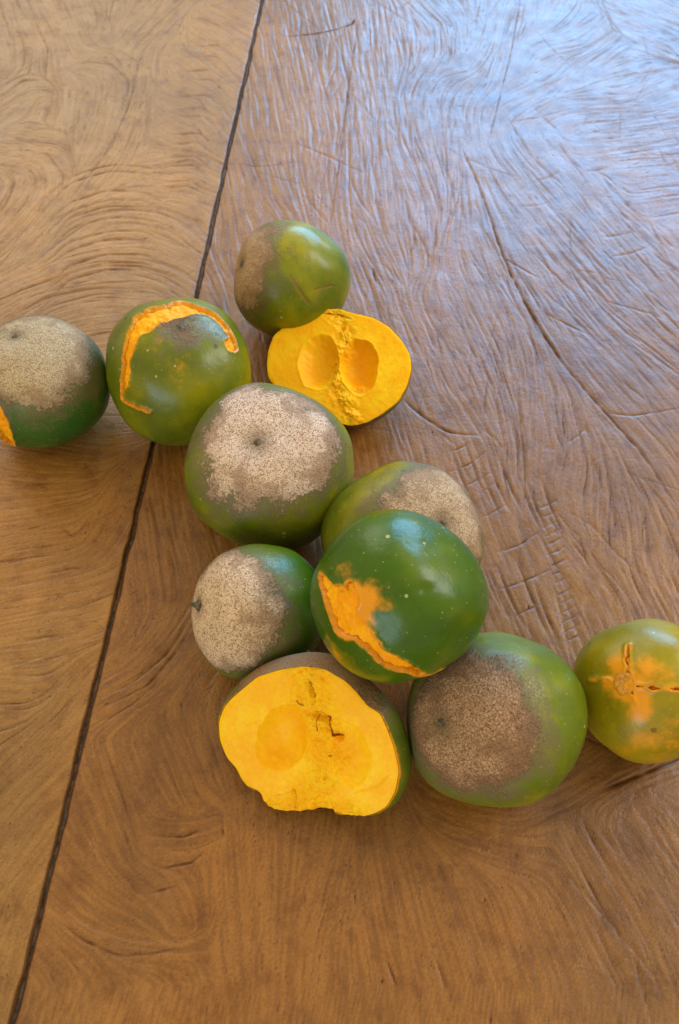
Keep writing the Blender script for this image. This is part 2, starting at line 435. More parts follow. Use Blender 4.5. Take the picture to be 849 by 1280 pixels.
def px_path(pts, n=None):
    p = np.array([on_table(x, y)[:2] for x, y in pts]); s = np.r_[0, np.cumsum(np.linalg.norm(np.diff(p, axis=0), axis=1))]
    n = max(4, int(s[-1] / 0.0005)); t = np.linspace(0, s[-1], n)
    # smooth the corners
    q = np.stack([np.interp(t, s, p[:, 0]), np.interp(t, s, p[:, 1])], -1)
    k = max(1, n // 7)
    if len(pts) > 2 and k > 1:
        pad = np.concatenate([np.repeat(q[:1], k, 0), q, np.repeat(q[-1:], k, 0)])
        ker = np.ones(k) / k
        q = np.stack([np.convolve(pad[:, i], ker, 'same')[k:-k] for i in (0, 1)], -1)
    return q


def cut(pts, w=0.0008, d=0.0006, dark=0.8, taper=0.6, wob=0.0004):
    q = px_path(pts); n = len(q); t = np.linspace(0, 1, n)
    e = np.clip(np.sin(np.pi * t) ** taper, 0.05, 1)
    z = np.stack([q[:, 0], q[:, 1], t * 0], -1)
    q = q + wob * np.stack([noise3(z, 120.0, 3, 2), noise3(z, 120.0, 4, 2)], -1)
    v = 0.75 + 0.5 * noise3(z, 200.0, 9, 2)
    stamp(q[:, 0], q[:, 1], w * (0.6 + .4 * e), d * e * v, np.clip(dark * e * v, 0, 1))


# single cuts and cracks that can be told apart in the photograph
for c in DL[:14]: cut(c, 0.0015, 0.00065, 0.5)
for c in DR: cut(c, 0.0008, 0.00030, 0.40)
# repeated concentric arcs on the honey plank
for k in range(11):
    s = k * 13 + rng.uniform(-6, 6); j = rng.uniform(0, 25); e = rng.uniform(0, 30)
    cut([(35 + j, 385 - s * .95), (85, 352 - s), (135, 338 - s * 1.02), (185, 338 - s), (222 - e, 352 - s * .95)], 0.0014, 0.00065, 0.6)
for k in range(12):
    s = k * 15 + rng.uniform(-4, 4)
    cut([(200 + s * .18, 225 - s), (238 + s * .2, 222 - s), (262 + s * .2, 240 - s)], 0.0016, 0.00080, 0.5)
for k in range(10):
    yy = 600 + k * 28 + rng.uniform(-8, 8); xx = rng.uniform(20, 60)
    cut([(xx, yy + 6), (xx + rng.uniform(30, 70), yy - 4)], 0.0012, 0.00045, 0.6)
big = [(575, 180), (600, 235), (615, 280), (632, 330), (660, 385), (695, 442), (740, 500), (800, 560), (849, 640)]
cut(big, 0.0010, 0.0011, 0.95, 0.25, 0.0007); cut(big[3:7], 0.0012, 0.0013, 1.0, 0.4, 0.0005)
cut([(502, 498), (530, 522), (560, 540), (602, 545)], 0.0009, 0.0009, 1.0, 0.35)
cut([(750, 515), (790, 520), (849, 510), (880, 500)], 0.0008, 0.0008, 0.9, 0.35)
cut([(450, 15), (438, 90), (428, 180), (412, 285)], 0.0008, 0.0005, 0.8, 0.2, 0.0002)
cut([(652, -10), (640, 60), (625, 120), (610, 180)], 0.0007, 0.0005, 0.8, 0.2, 0.0002)
cut([(350, 46), (395, 42), (425, 36), (440, 26)], 0.0014, 0.0008, 0.9, 0.4); cut([(425, 36), (440, 30), (445, 22)], 0.0020, 0.0010, 1.0)
cut([(285, 205), (330, 208), (385, 200)], 0.0009, 0.0006, 0.7)
cut([(645, 470), (650, 520), (656, 580), (654, 650)], 0.0010, 0.0008, 0.7, 0.4)
cut([(745, 990), (790, 972), (849, 948), (870, 935)], 0.0010, 0.0011, 0.95, 0.35)
cut([(125, 872), (170, 850), (210, 815), (246, 762)], 0.0011, 0.0009, 0.6, 0.4)
cut([(128, 884), (185, 856), (225, 808), (247, 770)], 0.0010, 0.0008, 0.8, 0.4)
cut([(130, 900), (165, 880), (200, 850)], 0.0009, 0.0007, 0.8, 0.4)
cut([(65, 1122), (100, 1150), (150, 1172), (210, 1178), (245, 1165)], 0.0013, 0.0007, 0.25, 0.5)
cut([(68, 1145), (100, 1172), (150, 1195), (200, 1190), (240, 1180)], 0.0010, 0.0006, 0.8, 0.5)
for a in ([(180, 1045), (230, 1045), (270, 1030)], [(188, 1086), (240, 1078), (262, 1058)], [(182, 1118), (225, 1105)], [(130, 930), (155, 1000), (178, 1075)], [(150, 1020), (170, 1085)],
          [(700, 1035), (740, 1110), (782, 1185)], [(725, 1020), (755, 1075)], [(790, 1190), (815, 1270)], [(745, 1180), (790, 1270)], [(540, 1180), (570, 1270)], [(480, 1190), (500, 1240)]):
    cut(a, 0.0009, 0.0006, 0.75)
for k in range(15):                                    # the ladder of chisel nicks
    y = 628 + k * 12 + rng.uniform(-2, 2); x = 668 + k * 2.3
    cut([(x + 3, y + 7), (x + 14, y + 2), (x + 27, y - 4)], 0.0009, 0.0007, 0.65, 0.5, 0.0004)
for a in ([(556, 592), (585, 580), (612, 560)], [(600, 648), (632, 630)], [(618, 692), (650, 680), (680, 660)], [(612, 740), (650, 728), (695, 708)], [(575, 610), (615, 590)],
          [(640, 770), (680, 752)], [(562, 565), (590, 552)], [(620, 600), (600, 618)]):
    cut(a, 0.0008, 0.0008, 0.85)
for k in range(16):
    x = 566 + (k % 8) * 15 + rng.uniform(-5, 5); y = 545 + (k // 8) * 120 + (k % 8) * 8 + rng.uniform(-15, 15)
    cut([(x, y), (x + 16, y + 42), (x + 34, y + 80)], 0.0009, 0.0009, 0.85)
for k in range(26):                                    # loose hatching on the far right
    x = rng.uniform(620, 849); y = rng.uniform(20, 330); a = rng.uniform(.7, 1.1) if k % 2 else rng.uniform(-.35, -.1); l = rng.uniform(30, 80)
    cut([(x, y), (x + l * .5 * math.cos(a), y + l * .5 * math.sin(a) + 2), (x + l * math.cos(a), y + l * math.sin(a))], 0.0013, 0.0006, 0.35)
for k in range(30):                                    # dark pits
    x, y = rng.uniform(0, 849), rng.uniform(420, 1270); cut([(x, y), (x + rng.uniform(-3, 3), y + rng.uniform(4, 12))], 0.0007, 0.0007, 0.95, 0.3, 0)
cut([(466, 335), (470, 352)], 0.0010, 0.0009, 1.0, 0.3)

# streaky grain along the field (line integral convolution of noise)
yy, xx = np.mgrid[0:NY, 0:NX]
AX, AY = X0 + (xx + .5) * RES, Y0 + (yy + .5) * RES
ANG = angle_at(AX.ravel(), AY.ravel()).reshape(NY, NX)
DXs, DYs = np.cos(ANG).astype(np.float32), np.sin(ANG).astype(np.float32)
N0 = rng.random((NY, NX)).astype(np.float32)
N1 = (rng.random((NY, NX)) < 0.0034).astype(np.float32)
acc = N0.copy(); accp = N1.copy(); cnt = 1
for sgn in (1, -1):
    fx = xx.astype(np.float32).copy(); fy = yy.astype(np.float32).copy()
    pdx, pdy = DXs * sgn, DYs * sgn
    for s in range(16):
        fx += pdx * 1.2; fy += pdy * 1.2
        i = np.clip(fx, 0, NX - 1).astype(np.int32); j = np.clip(fy, 0, NY - 1).astype(np.int32)
        acc += N0[j, i]; cnt += 1
        if s < 2: accp = np.maximum(accp, N1[j, i] * (1 - s * .12))
        ndx, ndy = DXs[j, i], DYs[j, i]
        f = np.sign(ndx * pdx + ndy * pdy); f[f == 0] = 1
        pdx, pdy = ndx * f, ndy * f
grain = acc / cnt; grain = np.clip((grain - 0.5) * 4.2 + 0.5, 0, 1)
pore = accp
Hm += (grain - .5) * 0.00012
# broad scallops left by the tool: the same field, coarser
q4 = 5; cx4, cy4 = DXs[::q4, ::q4], DYs[::q4, ::q4]; n4y, n4x = cx4.shape
M0 = rng.random((n4y, n4x)).astype(np.float32); ac4 = M0.copy(); j4, i4 = np.mgrid[0:n4y, 0:n4x]
for sgn in (1, -1):
    fx = i4.astype(np.float32).copy(); fy = j4.astype(np.float32).copy(); pdx, pdy = cx4 * sgn, cy4 * sgn
    for s in range(7):
        fx += pdx; fy += pdy
        i = np.clip(np.rint(fx), 0, n4x - 1).astype(np.int32); j = np.clip(np.rint(fy), 0, n4y - 1).astype(np.int32)
        ac4 += M0[j, i]; f = np.sign(cx4[j, i] * pdx + cy4[j, i] * pdy); f[f == 0] = 1
        pdx, pdy = cx4[j, i] * f, cy4[j, i] * f
scal = np.clip((ac4 / 15 - 0.5) * 3.2, -1, 1)

def build_plank(name, side, ucols, mat, parent, label):
    ys = np.concatenate([np.arange(-0.10, 0.02, 0.004), np.arange(0.02, 0.45, 0.0007), np.arange(0.45, 0.80, 0.0011), np.arange(0.80, 1.06, 0.004)])
    u = np.asarray(ucols) * side
    U, Y = np.meshgrid(u, ys); sx = seam_x(ys)[:, None]
    ye = np.stack([ys, ys * 0, ys * 0 + side], -1); chip = 0.0006 * noise3(ye, 130.0, 71, 3) + 0.0007 * np.clip(noise3(ye, 45.0, 72, 2), 0, 1)
    X = sx + U + side * chip[:, None] * np.exp(-np.abs(U) / 0.003)
    x, y = X.ravel(), Y.ravel()
    h = bil(Hm, x, y); g = bil(Gm, x, y); gr = bil(grain, x, y); po = bil(pore, x, y); pl = bil(Pm, x, y)
    inside = (x > X0 + .002) & (x < X1 - .002) & (y > Y0 + .002) & (y < Y1 - .002)
    h = np.where(inside, h, 0); g = np.where(inside, g, 0); po = np.where(inside, po, 0)
    q = np.stack([x, y, x * 0], -1)
    h = h + 0.00045 * noise3(q, 28.0, 21, 3) + 0.0002 * (noise3(q * np.array([1.6, .6, 1]), 120.0, 31, 2)) * np.clip(carve(x, y), .2, 1)
    h = h + 0.00028 * bil(scal, x, y) * np.clip(carve(x, y), .15, 1) * inside
    au = np.abs(U.ravel())
    wear = 1 + 0.6 * noise3(q, 90.0, 41, 2)
    h = h - 0.0006 * wear * np.exp(-(au - 0.0010) / 0.0007); g = np.maximum(g, np.clip(1.1 * wear * np.exp(-(au - 0.0010) / 0.0007), 0, 1))
    tone = np.clip(0.5 + 0.6 * noise3(q * np.array([1, .5, 1]), 9.0, 51, 3), 0, 1)
    po = po * sstep(-0.3, 0.5, noise3(q, 14.0, 61, 2) + 0.55 * (y < 0.25))
    V = np.stack([x, y, h], -1)
    ny, nx = U.shape
    idx = np.arange(ny * nx).reshape(ny, nx)
    # skirt: side walls all round, 35 mm deep
    ring = np.concatenate([idx[0, :], idx[1:, -1], idx[-1, -2::-1], idx[-2:0:-1, 0]])
    B = V[ring].copy(); B[:, 2] = -0.035
    n0 = len(V); V = np.concatenate([V, B]); nb = len(ring); bi = n0 + np.arange(nb)
    Fq = np.stack([idx[:-1, :-1], idx[:-1, 1:], idx[1:, 1:], idx[1:, :-1]], -1).reshape(-1, 4)
    Fs = np.stack([ring, bi, np.roll(bi, -1), np.roll(ring, -1)], -1)
    Fq = np.concatenate([Fq, Fs])
    if side < 0: Fq = Fq[:, ::-1]
    ext = lambda a, v=0: np.concatenate([a, np.full(nb, v)])
    o = make_mesh(name, V, Fq, dict(groove=ext(g, .6), grain=ext(gr, .5), pore=ext(po), tone=ext(tone, .4), pale=ext(pl)), mat, parent)
    o['label'] = label
    return o


table = bpy.data.objects.new('wooden_table', None); scene.collection.objects.link(table)
table['label'] = 'varnished brown wooden tabletop with carved strokes and a long dark plank seam'
table['category'] = 'table'
edge = np.array([0.0008, 0.0012, 0.0017, 0.0021, 0.0026])
build_plank('plank', 1, np.concatenate([edge, np.arange(0.0031, 0.36, 0.00078), np.geomspace(0.361, 0.72, 60)]), M_WOOD_R, table,
            'wide reddish brown plank cut all over with fanning gouge marks')
build_plank('plank', -1, np.concatenate([edge, np.arange(0.0031, 0.24, 0.0010), np.geomspace(0.241, 0.45, 40)]), M_WOOD_L, table,
            'honey brown plank with rows of curved ripple marks')
# dark twisted fibre packed into the seam
ys = np.arange(-0.10, 1.055, 0.001); cs = np.linspace(-1, 1, 7)  # across the gap
sx = seam_x(ys)
V = []
for c in cs:
    tw = 0.0007 * noise3(np.stack([ys, ys * 0 + c * .004, ys * 0], -1), 190.0, 33, 3)
    V.append(np.stack([sx + c * 0.0026, ys, -0.0024 + 0.0005 * (1 - c * c) + tw], -1))
V = np.stack(V, 1).reshape(-1, 3); n = len(ys); idx = np.arange(n * 7).reshape(n, 7)
make_mesh('seam_filler', V, np.stack([idx[:-1, :-1], idx[:-1, 1:], idx[1:, 1:], idx[1:, :-1]], -1).reshape(-1, 4), None, M_SEAM, table)

# ------------------------------------------------------------------ fruit
_ico = {}


def ico(sub):
    if sub not in _ico:
        bm = bmesh.new(); bmesh.ops.create_icosphere(bm, subdivisions=sub, radius=1.0)
        V = np.array([v.co[:] for v in bm.verts]); bm.verts.index_update()
        Fc = np.array([[v.index for v in f.verts] for f in bm.faces]); bm.free()
        _ico[sub] = (V / np.linalg.norm(V, axis=1)[:, None], Fc)
    return _ico[sub]


def shape_fn(seed, zs=0.92, n=2.32, dimple=0.035, lobes=0.020, nl=4, lump=0.055, tip=0.0, butt=0.0):
    r_ = np.random.default_rng(seed); ph = r_.uniform(0, 6.28)

    def fn(D):
        z = D[:, 2]; rho = np.hypot(D[:, 0], D[:, 1]); phi = np.arctan2(D[:, 1], D[:, 0])
        r = (rho ** n + np.abs(z / zs) ** n + 1e-12) ** (-1 / n)
        th = np.arctan2(rho, z)
        r = r - dimple * np.exp(-(th / 0.22) ** 2) + tip * np.exp(-(th / 0.16) ** 2)
        r = r - butt * np.exp(-((math.pi - th) / 0.3) ** 2)
        r = r + lobes * np.cos(nl * phi + ph) * rho ** 3
        r = r + lump * noise3(D, 1.3, seed, 2)
        return r
    return fn


def frame_from_axis(ax):
    ax = ax / np.linalg.norm(ax); ref = np.array([0, 0, 1.0]) if abs(ax[2]) < .9 else np.array([0, 1.0, 0])
    x = np.cross(ref, ax); x /= np.linalg.norm(x); y = np.cross(ax, x)
    return np.stack([x, y, ax], 1)                      # columns: local axes in world


def view_axis(cx, cy, r, px, py, back=False):
    """direction on a ball of radius r px at (cx,cy) of the point seen at (px,py)"""
    a, b = (px - cx) / r, (py - cy) / r; q = a * a + b * b
    if q > .98: k = math.sqrt(.98 / q); a *= k; b *= k; q = .98
    c = math.sqrt(1 - q) * (-1 if back else 1)
    v = -ray(cx, cy); rt = RT - v * (v @ RT); rt /= np.linalg.norm(rt); up = np.cross(v, rt)
    if up @ UP < 0: up = -up
    return a * rt - b * up + c * v


def seg_dist(P, A, Bp):
    d = Bp - A; t = np.clip(((P - A) @ d) / (d @ d + 1e-15), 0, 1)
    return np.linalg.norm(P - (A + t[:, None] * d), axis=1), t


cloud = {}                                              # world vertices of what has been placed


def whole_fruit(key, label, bbox, pole, seed, mat, sub=6, patch=(0.9, 0.15), patch_off=None, tears=(), flush=(), scars=(), lifted=None,
                pole_back=False, shp=None, stem='scar', stem_name='stem_scar', russet=True, grow=0.6, creases=(), stem_scale=1.0):
    x0, y0, x1, y1 = bbox; cx, cy = (x0 + x1) / 2, (y0 + y1) / 2; rp = ((x1 - x0) + (y1 - y0)) / 4
    Rm = frame_from_axis(view_axis(cx, cy, rp, *pole, back=pole_back))
    fn = shape_fn(seed, **(shp or {}))
    D, Fc = ico(sub); r = fn(D); L = D * r[:, None]; Wd = L @ Rm.T
    s = rp / FPX * 0.4; d = ray(cx, cy); c = on_table(cx, cy, s)

    def fit(c, s, zfix):
        for _ in range(14):
            if not zfix: c[2] = -(Wd[:, 2].min()) * s - 0.0006
            p = to_px(c + Wd * s); lo, hi = p.min(0), p.max(0)
            k = math.sqrt((x1 - x0) * (y1 - y0) / ((hi[0] - lo[0]) * (hi[1] - lo[1]))); s *= k
            e = np.array([cx, cy]) - (lo + hi) / 2
            cp = to_px(c[None])[0] + e
            c = on_table(cp[0], cp[1], c[2])
        return c, s
    if lifted is None:
        c, s = fit(c, s, False)
    else:
        lo, hi = 0.03, 0.16                             # height of the centre: as low as its neighbours let it sink
        nb = np.concatenate([cloud[k] for k in lifted])
        for _ in range(16):
            z = (lo + hi) / 2; c = on_table(cx, cy, z); c, s = fit(c, s, True)
            q = nb - c; dist = np.linalg.norm(q, axis=1)
            gap = (dist - s * fn((q / dist[:, None]) @ Rm)).min()
            if gap > -0.0007: hi = z
            else: lo = z
    P = L * s                                           # local metres
    Wp = P @ Rm.T + c; pix = to_px(Wp)
    nrm = D @ Rm.T; facing = ((CAM - Wp) * nrm).sum(1) > 0
    mmpp = np.linalg.norm(c - CAM) / FPX                # metres per photograph pixel here

    def pick(x, y):
        e = ((pix - np.array([x, y])) ** 2).sum(1); e[~facing] = 1e12; return P[e.argmin()]
    th = np.arccos(np.clip(D[:, 2], -1, 1))
    # russet patch
    if russet:
        pc = np.array([0, 0, 1.0]) if patch_off is None else pick(*patch_off)
        pc = pc / np.linalg.norm(pc)
        ang = np.arccos(np.clip(D @ pc, -1, 1))
        rd = patch[0] - ang + 1.5 * patch[1] * noise3(D, 3.2, seed + 70, 3)
    else:
        rd = np.full(len(D), -3.0)
    sdf = np.full(len(D), 1.0)
    for path in tears:
        pp = [(pick(x, y), (w + grow) * mmpp) for x, y, w in path]
        if len(pp) == 1: pp = pp * 2
        for (a, wa), (b, wb) in zip(pp[:-1], pp[1:]):
            dd, t = seg_dist(P, a, b); sdf = np.minimum(sdf, dd - (wa + (wb - wa) * t))
    if tears: sdf = sdf + 0.0009 * noise3(P, 300.0, seed, 3) + 0.0016 * noise3(P, 140.0, seed + 2, 3) - 0.0003
    fl = np.zeros(len(D))
    for x, y, w, v in flush: fl = np.maximum(fl, v * np.exp(-(np.linalg.norm(P - pick(x, y), axis=1) / (w * mmpp)) ** 2))
    sc = np.zeros(len(D))
    for path in scars:
        pp = [pick(x, y) for x, y, w in path]; w = path[0][2] * mmpp
        for a, b in zip(pp[:-1], pp[1:]):
            dd, t = seg_dist(P, a, b); sc = np.maximum(sc, np.exp(-(dd / w) ** 2))
    if tears: fl = np.maximum(fl, 0.8 * np.exp(-np.clip(sdf, 0, 1) / 0.0009))
    core = np.exp(-(th / 0.16) ** 2)
    ln = np.linalg.norm(P, axis=1)
    skin = ln.copy()
    if tears:
        skin = skin - np.clip(-sdf * 5.0, 0, 0.0045) + 0.00055 * np.exp(-(np.abs(sdf - 0.0004) / 0.0009) ** 2)
    skin = skin - 0.0004 * sc
    for path in creases:
        pp = [pick(x, y) for x, y, w in path]
        for a, b in zip(pp[:-1], pp[1:]): skin = skin - 0.00035 * np.exp(-(seg_dist(P, a, b)[0] / (path[0][2] * mmpp)) ** 2)
    root = bpy.data.objects.new('lucuma_fruit', None); scene.collection.objects.link(root)
    base = c.copy(); base[2] = Wp[:, 2].min()
    Mw = Matrix([[*Rm[i], base[i]] for i in range(3)] + [[0, 0, 0, 1]])
    root.matrix_world = Mw
    off = (c - base) @ Rm                               # centre in the root's frame
    root['label'] = label; root['category'] = 'fruit'; root['group'] = 'green fruits scattered on the table'

    def child(name, V, F_, at, m):
        o = make_mesh(name, V, F_, at, m, root); o.location = off; return o
    child('skin', D * skin[:, None], Fc, dict(russet=rd, flush=fl, scar=sc, core=core), mat)
    if tears:
        keep = (sdf[Fc] < 0.0012).all(1); fF = Fc[keep]; used = np.unique(fF); mp = np.full(len(D), -1); mp[used] = np.arange(len(used))
        crumb = 0.5 + 0.5 * noise3(P, 330.0, seed + 3, 2)
        fr = ln - 0.0016 + 0.0010 * noise3(P, 420.0, seed + 5, 3) + 0.0011 * np.clip(-sdf / 0.006, 0, 1) * noise3(P, 190.0, seed + 6, 2)
        fr = fr - np.clip(sdf, 0, 1) * 0.8
        edge_st = np.exp(-np.abs(sdf + 0.0004) / 0.0006) * 0.9
        child('exposed_flesh', (D * fr[:, None])[used], mp[fF], dict(cavity=np.clip(noise3(P, 130.0, seed + 8, 2) * .9, 0, 1)[used], stain=edge_st[used], crumb=crumb[used]), M_FLESH_TEAR)
    # the scar or stub at the stem end
    if stem:
        rtop = (fn(np.array([[0, 0, 1.0]])) * s)[0]
        nr, na = 8, 20; V = [[0, 0, 0]]; prof = {'scar': [(0, .0006), (.0007, .0006), (.0013, .0003), (.0019, .0), (.0025, -.0003), (.003, -.0008), (.0034, -.0014), (.0038, -.0022)],
                                                'stub': [(0, .0042), (.0007, .0041), (.0011, .0036), (.0012, .0026), (.0014, .0016), (.0020, .0008), (.0030, -.0001), (.0040, -.0014)],
                                                'ring': [(0, .0004), (.0014, .0005), (.0024, .0003), (.0030, .0005), (.0036, .0007), (.0042, .0005), (.0047, .0), (.0054, -.0012)]}[stem]
        V = []
        for k, (pr, pz) in enumerate(prof):
            for a in range(na):
                t = 2 * math.pi * a / na; V.append((pr * math.cos(t), pr * math.sin(t), pz))
        V = np.array(V) * stem_scale; V[:, :2] *= (1 + 0.22 * noise3(V, 500.0, seed, 2))[:, None]; V[:, 2] += rtop + 0.0003 * noise3(V, 900.0, seed + 1, 2)
        i = np.arange(nr * na).reshape(nr, na)
        Fq = np.stack([i[:-1], i[1:], np.roll(i, -1, 1)[1:], np.roll(i, -1, 1)[:-1]], -1).reshape(-1, 4)
        Fq = np.concatenate([Fq, np.stack([np.roll(i, -k, 1)[0][::1] for k in (0, 1)] + [i[0][[0] * na], i[0][[0] * na]], -1)[:0]])
        child(stem_name, V, Fq, None, M_STEM_OR if stem == 'ring' else M_STEM)
    cloud[key] = Wp[::(1 if sub < 7 else 4)]
    print('%s R=%.1f mm  at %s' % (key, s * 1000, np.round(c * 1000)))
    return root


def half_fruit(key, label, outline, tilt, seed, mat, depth, feats, stem_px, bulge=0.05, rus=None, ext=1.0, lipa=0.0002, wobble=0.16):
    """a fruit broken open: outline of the cut face traced on the photograph, face normal = view + tilt, dome resting on the table"""
    O = np.array(outline, float); cen = O.mean(0)
    v = -ray(*cen); rt = RT.copy(); up = np.cross(v, rt); up = up if up[2] > 0 else -up
    n = v + tilt[0] * rt + tilt[1] * up; n /= np.linalg.norm(n)
    ex = rt - n * (rt @ n); ex /= np.linalg.norm(ex); ey = np.cross(n, ex)
    # closed smooth resampling of the outline
    na = 300; P = np.concatenate([O, O[:1]]); sL = np.r_[0, np.cumsum(np.linalg.norm(np.diff(P, axis=0), axis=1))]
    t = np.linspace(0, sL[-1], na, endpoint=False); Q = np.stack([np.interp(t, sL, P[:, 0]), np.interp(t, sL, P[:, 1])], -1)
    Qs = sum(np.roll(Q, k, 0) * w for k, w in zip(range(-3, 4), (1, 2, 3, 4, 3, 2, 1))) / 16.0
    Qw = sum(np.roll(Q, k, 0) for k in range(-14, 15)) / 29.0   # calmer outline for the body behind

    def build(dist):
        c = CAM - v * dist

        def onplane(q):
            D = np.array([ray(x, y) for x, y in q]); tt = ((c - CAM) @ n) / (D @ n); return (CAM + D * tt[:, None] - c)
        A = onplane(Qs); Bw = onplane(Qw)
        a2 = np.stack([A @ ex, A @ ey], -1); b2 = np.stack([Bw @ ex, Bw @ ey], -1)
        return c, a2, b2

    def dome(b2, a2, R):
        rows = []
        for k in range(46):
            tt = k / 45.0; an = tt * math.pi / 2
            ringm = a2 * (1 - sstep(0, .25, tt)) + b2 * sstep(0, .25, tt)
            sc_ = math.cos(an) ** 0.85 * (1 + bulge * math.sin(math.pi * min(1, tt * 1.6)) * (tt < .625)) if k < 45 else 0.0
            z = -depth * R * math.sin(an) ** 1.05
            rows.append(np.concatenate([ringm * sc_, np.full((len(a2), 1), z)], 1))
        return np.stack(rows)
    lo, hi = 0.2, 0.5
    for _ in range(22):
        mid = (lo + hi) / 2; c, a2, b2 = build(mid); R = np.sqrt((a2 ** 2).sum(1)).mean()
        Dm = dome(b2, a2, R).reshape(-1, 3); z = (c + Dm[:, :1] * ex + Dm[:, 1:2] * ey + Dm[:, 2:] * n)[:, 2].min()
        if z > -0.0006: lo = mid
        else: hi = mid
    c, a2, b2 = build(lo); R = np.sqrt((a2 ** 2).sum(1)).mean()
    Rm = np.stack([ex, ey, n], 1)
    Dm = dome(b2, a2, R); nrw = len(Dm)
    Vd = Dm.reshape(-1, 3)
    Vd = Vd * (1 + 0.012 * noise3(Vd, 40.0, seed, 2) * sstep(0, 0.01, -Vd[:, 2]))[:, None]
    world_v = Vd @ Rm.T + c
    base = c.copy(); base[2] = world_v[:, 2].min()
    root = bpy.data.objects.new('halved_lucuma_fruit', None); scene.collection.objects.link(root)
    root.matrix_world = Matrix([[*Rm[i], base[i]] for i in range(3)] + [[0, 0, 0, 1]])
    off = (c - base) @ Rm
    root['label'] = label; root['category'] = 'fruit half'; root['group'] = 'halved fruits on the table'

    def child(name, V, F_, at, m, par=None):
        o = make_mesh(name, V, F_, at, m, par or root)
        if par is None: o.location = off
        return o
    sx_, sy_ = stem_px
    d = ray(sx_, sy_); w_all = ((to_px(world_v) - np.array(stem_px)) ** 2).sum(1)
    fc = world_v[:, :] @ v; w_all = w_all + 0 * fc; stem_l = Vd[w_all.argmin()]
    sd = np.linalg.norm(Vd - stem_l, axis=1)
    rd = (rus[0] * R - sd) / R + rus[1] * noise3(Vd, 70.0, seed + 9, 2)
    i = np.arange(nrw * na).reshape(nrw, na); r1 = np.roll(i, -1, 1)
    Fd = np.stack([i[:-1], i[1:], r1[1:], r1[:-1]], -1).reshape(-1, 4)
    Z = np.zeros(len(Vd))
    child('skin', Vd, Fd, dict(russet=rd, flush=1.2 * np.exp(Vd[:, 2] / 0.0006), scar=Z, core=np.exp(-(sd / 0.004) ** 2)), mat)
    # cut face
    nr = 110; s_ = np.linspace(0, 1, nr) ** 0.8
    ctr = a2.mean(0)
    G = ctr + (a2[None] - ctr) * s_[:, None, None] * 0.996
    g = G.reshape(-1, 2); w3 = g[:, :1] * ex + g[:, 1:] * ey + c; px = to_px(w3)
    g3 = np.concatenate([g, np.zeros((len(g), 1))], 1); s_all = np.repeat(s_, na)
    hgt = 0.0004 * noise3(g3, 60.0, seed + 1, 2) + 0.00012 * noise3(g3, 300.0, seed + 2, 2)
    hgt = hgt - 0.0003 * np.clip((s_all - 0.95) / 0.05, 0, 1) ** 2
    cav = np.zeros(len(g)); stain = np.zeros(len(g)); crumb = np.full(len(g), 0.06)
    m = np.linalg.norm(c - CAM) / FPX
    wob = wobble * noise3(g3, 110.0, seed + 4, 3)
    for kind, *a in feats:
        if kind == 'cav':
            x, y, rx, ry, rot, dep, hard = a
            co, si = math.cos(rot), math.sin(rot); q = px - np.array([x, y]); u = (q[:, 0] * co + q[:, 1] * si) / rx; w = (-q[:, 0] * si + q[:, 1] * co) / ry
            rr = np.hypot(u, w) + wob * .7; prof = np.clip(1 - rr ** 2, 0, 1) ** hard
            hgt -= dep * prof; cav = np.maximum(cav, (0.35 + 0.65 * min(1, dep / 0.006)) * (1 - sstep(0.60, 1.10, rr)))
            lip = np.exp(-((rr - 1.03) / 0.05) ** 2); hgt += lipa * lip
        elif kind == 'bump':
            x, y, r_, hh = a; e = np.exp(-(((px - np.array([x, y])) ** 2).sum(1)) / r_ ** 2); hgt += hh * e; crumb = np.maximum(crumb, 0.5 * e)
        else:                                           # 'crumb', 'crack', 'stain' along a path
            path, wid, amt = a
            dd = np.full(len(g), 1e9)
            for p0, p1 in zip(path[:-1], path[1:]):
                dd = np.minimum(dd, seg_dist(px, np.array(p0, float), np.array(p1, float))[0])
            e = np.exp(-(dd / wid) ** 2)
            if kind == 'crumb': crumb = np.maximum(crumb, e * amt)
            elif kind == 'crack': hgt -= amt * e
            elif kind == 'ridge': hgt += amt * e
            else: stain = np.maximum(stain, amt * e)
    hgt += crumb * (0.0018 * noise3(g3, 240.0, seed + 6, 2) + 0.0013 * noise3(g3, 620.0, seed + 7, 2))
    cr2 = noise3(g3, 330.0, seed + 12, 2)
    stain = np.maximum(stain, crumb * 0.75 * sstep(0.45, 0.75, cr2))
    hgt = hgt + 0.0003
    Vf = np.concatenate([g, hgt[:, None]], 1)
    i = np.arange(nr * na).reshape(nr, na); r1 = np.roll(i, -1, 1)
    Ff = np.stack([i[:-1], i[1:], r1[1:], r1[:-1]], -1).reshape(-1, 4)
    child('flesh', Vf, Ff, dict(cavity=cav, stain=stain, crumb=crumb), M_FLESH_CUT)
    if ext:
        # small stub at the tip
        out = stem_l.copy(); out[2] = min(out[2], -.002); dirv = out / np.linalg.norm(out)
        fr = frame_from_axis(dirv); prof = [(0, .0030), (.0007, .0029), (.0010, .0022), (.0014, .0010), (.0024, 0), (.0034, -.0012)]
        V = np.array([(pr * math.cos(2 * math.pi * a / 16), pr * math.sin(2 * math.pi * a / 16), pz) for pr, pz in prof for a in range(16)])
        V = V @ fr.T + stem_l
        i = np.arange(96).reshape(6, 16); r1 = np.roll(i, -1, 1)
        child('stem_scar', V, np.stack([i[:-1], i[1:], r1[1:], r1[:-1]], -1).reshape(-1, 4), None, M_STEM)
    cloud[key] = np.concatenate([world_v, Vf @ Rm.T + c])
    print('%s R=%.1f mm' % (key, R * 1000), np.round(c * 1000))
    return root


